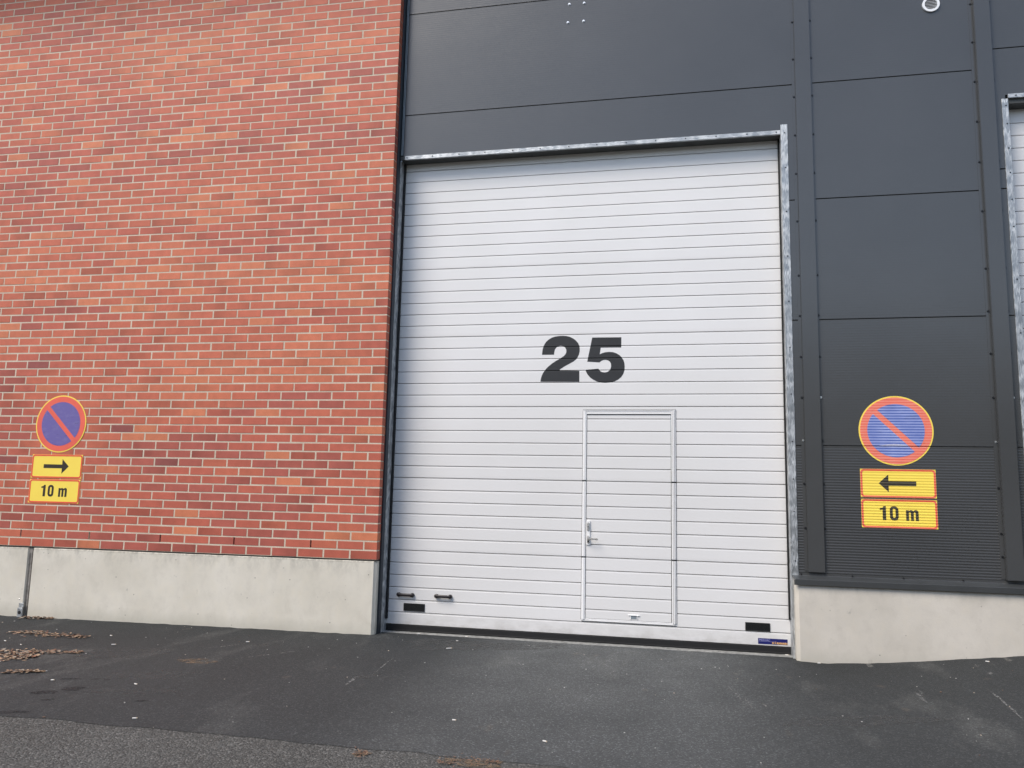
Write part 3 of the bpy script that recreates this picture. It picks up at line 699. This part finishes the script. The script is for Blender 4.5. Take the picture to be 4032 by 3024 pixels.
# ------------------------------------------------------------------ signs
def zlob(x0, x1, z0, z1): return [(x0, z0), (x1, z0), (x1, z1), (x0, z1)]
def no_parking(root, P, cx, cz, blue, off, tilt=0, red=None):
    def mk(name, loops, matl, o_):
        mb = MB(matl)
        for lp in loops: drape(mb, lp, P, off+o_, at=(cx, cz), thick=.0012)
        ob = mb.build(name, root); return ob
    parts = [mk('yellow_rim', [[circ(.32)]], YEL, 0), mk('red_ring', [[circ(.3075)]], red or RED, .0011)]
    a = R(-45+tilt); r = .245; hw = .026
    ux, uz = math.cos(a), math.sin(a); nx, nz = -uz, ux
    for sgn in (1, -1):
        half = math.acos(hw/r); base = math.atan2(nz*sgn, nx*sgn); n = 40
        loop = [(r*math.cos(base-half+2*half*i/n), r*math.sin(base-half+2*half*i/n)) for i in range(n+1)]
        parts.append(mk('blue_field', [[loop]], blue, .0022))
    return parts
def plate(root, P, x, z, kind_, off):
    def mk(name, loops, matl, o_):
        mb = MB(matl)
        for lp in loops: drape(mb, lp, P, off+o_, at=(x, z), thick=.0012)
        return mb.build(name, root)
    ps = [mk('plate_face', [[zlob(0, .64, 0, .26)]], YEL, 0),
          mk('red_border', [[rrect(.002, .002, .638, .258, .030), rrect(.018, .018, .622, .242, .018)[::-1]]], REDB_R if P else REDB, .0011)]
    if kind_ in 'LR':
        pts = [(.474, .110), (.474, .152), (.240, .151), (.240, .211), (.156, .131), (.240, .051), (.240, .110)]
        if kind_ == 'R': pts = [(.628-a, b) for a, b in pts][::-1]
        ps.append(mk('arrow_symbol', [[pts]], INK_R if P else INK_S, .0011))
    else:
        one = [(.180,.0724),(.209,.0724),(.209,.1975),(.188,.1975),(.182,.185),(.156,.179),(.156,.163),(.180,.166)]
        zo = rrect(.241, .071, .314, .1985, .033, 8); zi = rrect(.266, .094, .289, .176, .0113, 6)[::-1]
        em = [(.377,.0714),(.401,.0714),(.401,.140),(.406,.147),(.413,.147),(.417,.140),(.417,.0714),(.441,.0714),(.441,.140),(.446,.147),(.453,.147),(.457,.140),(.457,.0714),(.482,.0714),(.482,.150),(.477,.162),(.465,.169),(.450,.167),(.438,.158),(.428,.167),(.414,.168),(.401,.159),(.401,.166),(.377,.166)]
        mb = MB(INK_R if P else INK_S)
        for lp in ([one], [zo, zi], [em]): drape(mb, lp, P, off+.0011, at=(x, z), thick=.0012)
        ps.append(mb.build('lettering', root))
    return ps
def anchored(ps, root):
    for p in ps: p.location = -Vector(root.location)
# on the cladding: vinyl pressed into the ribs
r1 = empty('no_parking_sign', (4.918, D, 2.008), 0, label='scuffed no-parking disc stuck on the dark ribbed cladding', cat='sign')
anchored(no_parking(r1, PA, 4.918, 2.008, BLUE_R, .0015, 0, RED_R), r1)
r2 = empty('arrow_plate', (4.598, D, 1.396), 0, label='yellow plate with a left-pointing arrow on the dark ribbed cladding', cat='sign')
anchored(plate(r2, PA, 4.598, 1.395, 'L', .0015), r2)
r3 = empty('distance_plate', (4.598, D, 1.121), 0, label='yellow plate reading 10 m on the dark ribbed cladding', cat='sign')
anchored(plate(r3, PA, 4.598, 1.121, 'T', .0015), r3)
mb = MB(mat_flat('pale_scuff', (.55,.56,.72,1), .5, var=.2, scale=60)); drape(mb, [[(-.15,-.139),(-.02,-.141),(.10,-.138),(.04,-.126),(-.02,-.121),(-.07,-.125)]], PA, .0049, at=(4.918, 2.008), thick=.0006); o_ = mb.build('scuff_mark', r1); o_.location = -Vector(r1.location)
# on the bricks (local frame of the brick wall)
def bw(s, off, z):  # wall coordinates -> world
    return Vector((BX, BY, 0))+Matrix.Rotation(YAW, 3, 'Z') @ Vector((-s, off, z))
for nm, s, z, kd, lab in (('no_parking_sign', 3.784, 2.018, 'N', 'no-parking disc with a purple field stuck on the red brick wall'),
                          ('arrow_plate', 4.105, 1.414, 'R', 'yellow plate with a right-pointing arrow on the red brick wall'),
                          ('distance_plate', 4.109, 1.140, 'T', 'yellow plate reading 10 m on the red brick wall')):
    rt = empty(nm, bw(s, -.0035, z), YAW, label=lab, cat='sign')
    if kd == 'N': no_parking(rt, None, 0, 0, BLUE_L, .0, 0)
    else: plate(rt, None, 0, 0, kd, .0)

# ------------------------------------------------------------------ small things on the ground
def leafmesh(mb, c, L_, Wd, rz, tilt, curl, mi=0):
    n = 5; rows = []
    rot = Matrix.Rotation(rz, 3, 'Z') @ Matrix.Rotation(tilt, 3, 'X')
    for i in range(n+1):
        t = i/n; w_ = Wd*math.sin(math.pi*(t*.9+.06))**.8*.5; x = (t-.5)*L_; zz = curl*(x/L_*2)**2*L_*.5
        rows.append([mb.bm.verts.new(Vector(c)+rot @ Vector((x, q*w_, zz+abs(q)*curl*Wd*.4))) for q in (-1, 0, 1)])
    for a, b in zip(rows, rows[1:]):
        for q in range(2): mb.bm.faces.new([a[q], b[q], b[q+1], a[q+1]]).material_index = mi
LEAFS = [mat_flat('leaf_tan', (.36,.25,.16,1), .8, var=.3, scale=60), mat_flat('leaf_brown', (.24,.155,.10,1), .8, var=.3, scale=60),
         mat_flat('leaf_dark', (.13,.085,.06,1), .8, var=.3, scale=60), mat_flat('leaf_rust', (.25,.125,.075,1), .8, var=.3, scale=60), mat_flat('leaf_grey', (.40,.34,.27,1), .8, var=.25, scale=60)]
rl = random.Random(11)
def litter(p0, p1, wid, n, lab, mats=(0,0,1,1,2,3,4), size=(.022, .05)):
    mb = MB(*LEAFS); a = Vector(p0); b = Vector(p1); d = (b-a); nr = Vector((-d.y, d.x)).normalized()
    for _ in range(n):
        t = rl.random(); q = a+d*t+nr*rl.gauss(0, wid*(.35+.65*math.sin(math.pi*min(1, t+.08))))*.5; s = rl.uniform(*size)
        leafmesh(mb, (q.x, q.y, gz(q.x, q.y)+.005+rl.random()*.009), s, s*rl.uniform(.35, .7), rl.gauss(0, .9), rl.gauss(0, .18), rl.uniform(-.1, .35), rl.choice(mats))
    o = mb.build('leaf_litter', label=lab, cat='leaves', kind='stuff'); return o
litter((-4.03, -.43), (-3.62, -.40), .09, 95, 'dry leaves caught in the corner beside the plinth joint', (1,2,2,4,1))
litter((-3.42, -1.15), (-2.55, -1.22), .13, 190, 'brown leaf drift nearest the left plinth')
litter((-3.05, -2.02), (-2.12, -1.80), .13, 210, 'brown leaf drift entering at the left edge of the asphalt')
litter((-2.90, -2.25), (-2.35, -2.05), .22, 240, 'widest heap of brown leaves at the left edge', (0,0,1,3,4,0,2))
litter((-2.14, -2.60), (-1.88, -2.50), .06, 60, 'smallest patch of dry leaves, nearest the camera on the left')
litter((1.68, -3.66), (2.02, -3.58), .10, 170, 'rust brown leaf crumbs at the bottom edge of the photo', (2,1,3,2), (.008, .018))
litter((1.20, -3.66), (1.27, -3.62), .09, 60, 'small rust brown patch of leaf crumbs on the asphalt edge', (2,1,3), (.008, .018))
WHITEP = mat_flat('paper_white', (.72,.70,.66,1), .8, var=.12); FILT = mat_flat('filter_tan', (.55,.45,.32,1), .8)
butts = [(-2.979,-1.232,.055),(-2.405,-1.068,.03),(-2.093,-1.431,.045),(-1.006,-.983,.04),(-.948,-2.645,.035),(-.39,-3.40,.035),(-3.139,-1.556,.03),(-2.871,-1.658,.03),(.389,-.12,.035),(.881,-.10,.035),(.882,-.72,.06),(1.558,-2.884,.03),(2.195,-3.148,.035),(3.931,-.02,.035),(4.171,-.30,.035),(5.491,-.42,.035),(-1.617,-2.698,.03)]
where = ['touching the brown leaf drift nearest the left plinth','just right of the leaf drift nearest the left plinth','alone on dark asphalt right of the leaf heaps, the longest there','on dark asphalt before the middle of the left plinth','on grey asphalt well left of the door','by the edge of the old coarse asphalt','at the left edge of the photo between two leaf drifts','between the leaf drifts beside the left edge','by the left end of the door threshold','against the threshold below the two pull handles','thin and long, in front of the left vent grille','in the middle of the foreground before the door','in the foreground below the wicket door','at the right end of the door threshold','in front of the corner of the right plinth','below the right plinth near the right edge','small, left of the three dark stains']
for i, ((x, y, l), wr) in enumerate(zip(butts, where)):
    a = rl.uniform(-.5, .6); o = MB(WHITEP, FILT)
    o.cyl((0, 0, .0045), .0042, l*.70, 'X', 10); o.cyl((l*.43, 0, .0045), .0043, l*.16, 'X', 10, 1)
    q = o.build('cigarette_butt', label='white cigarette butt %s' % wr, cat='cigarette butt', group='cigarette butts scattered on the asphalt'); q.location = (x, y, gz(x, y)+.002); q.rotation_euler.z = a
# loose chips and grit, uncountable
GRIT = mat_flat('grit', (.42,.41,.38,1), .85, var=.3); mb = MB(GRIT, LEAFS[4], LEAFS[2])
for _ in range(210):
    x = rl.uniform(-4.5, 7); y = -.32-abs(rl.gauss(0, 1.5)); 
    if y < -6: continue
    s = rl.uniform(.002, .0055)*(1.9 if rl.random() < .06 else 1)
    t = bmesh.new(); bmesh.ops.create_icosphere(t, subdivisions=1, radius=s)
    bmesh.ops.transform(t, matrix=Matrix.Translation((x, y, gz(x, y)+.002+s*.3)) @ Matrix.Rotation(rl.uniform(0, 6), 4, 'Z') @ Matrix.Diagonal((1.5, .9, .6, 1)), verts=t.verts); mb.add(t, rl.choice((0, 0, 0, 1, 2)))
mb.build('loose_grit', kind='stuff', label='pale grit and chips scattered over the asphalt', cat='grit')
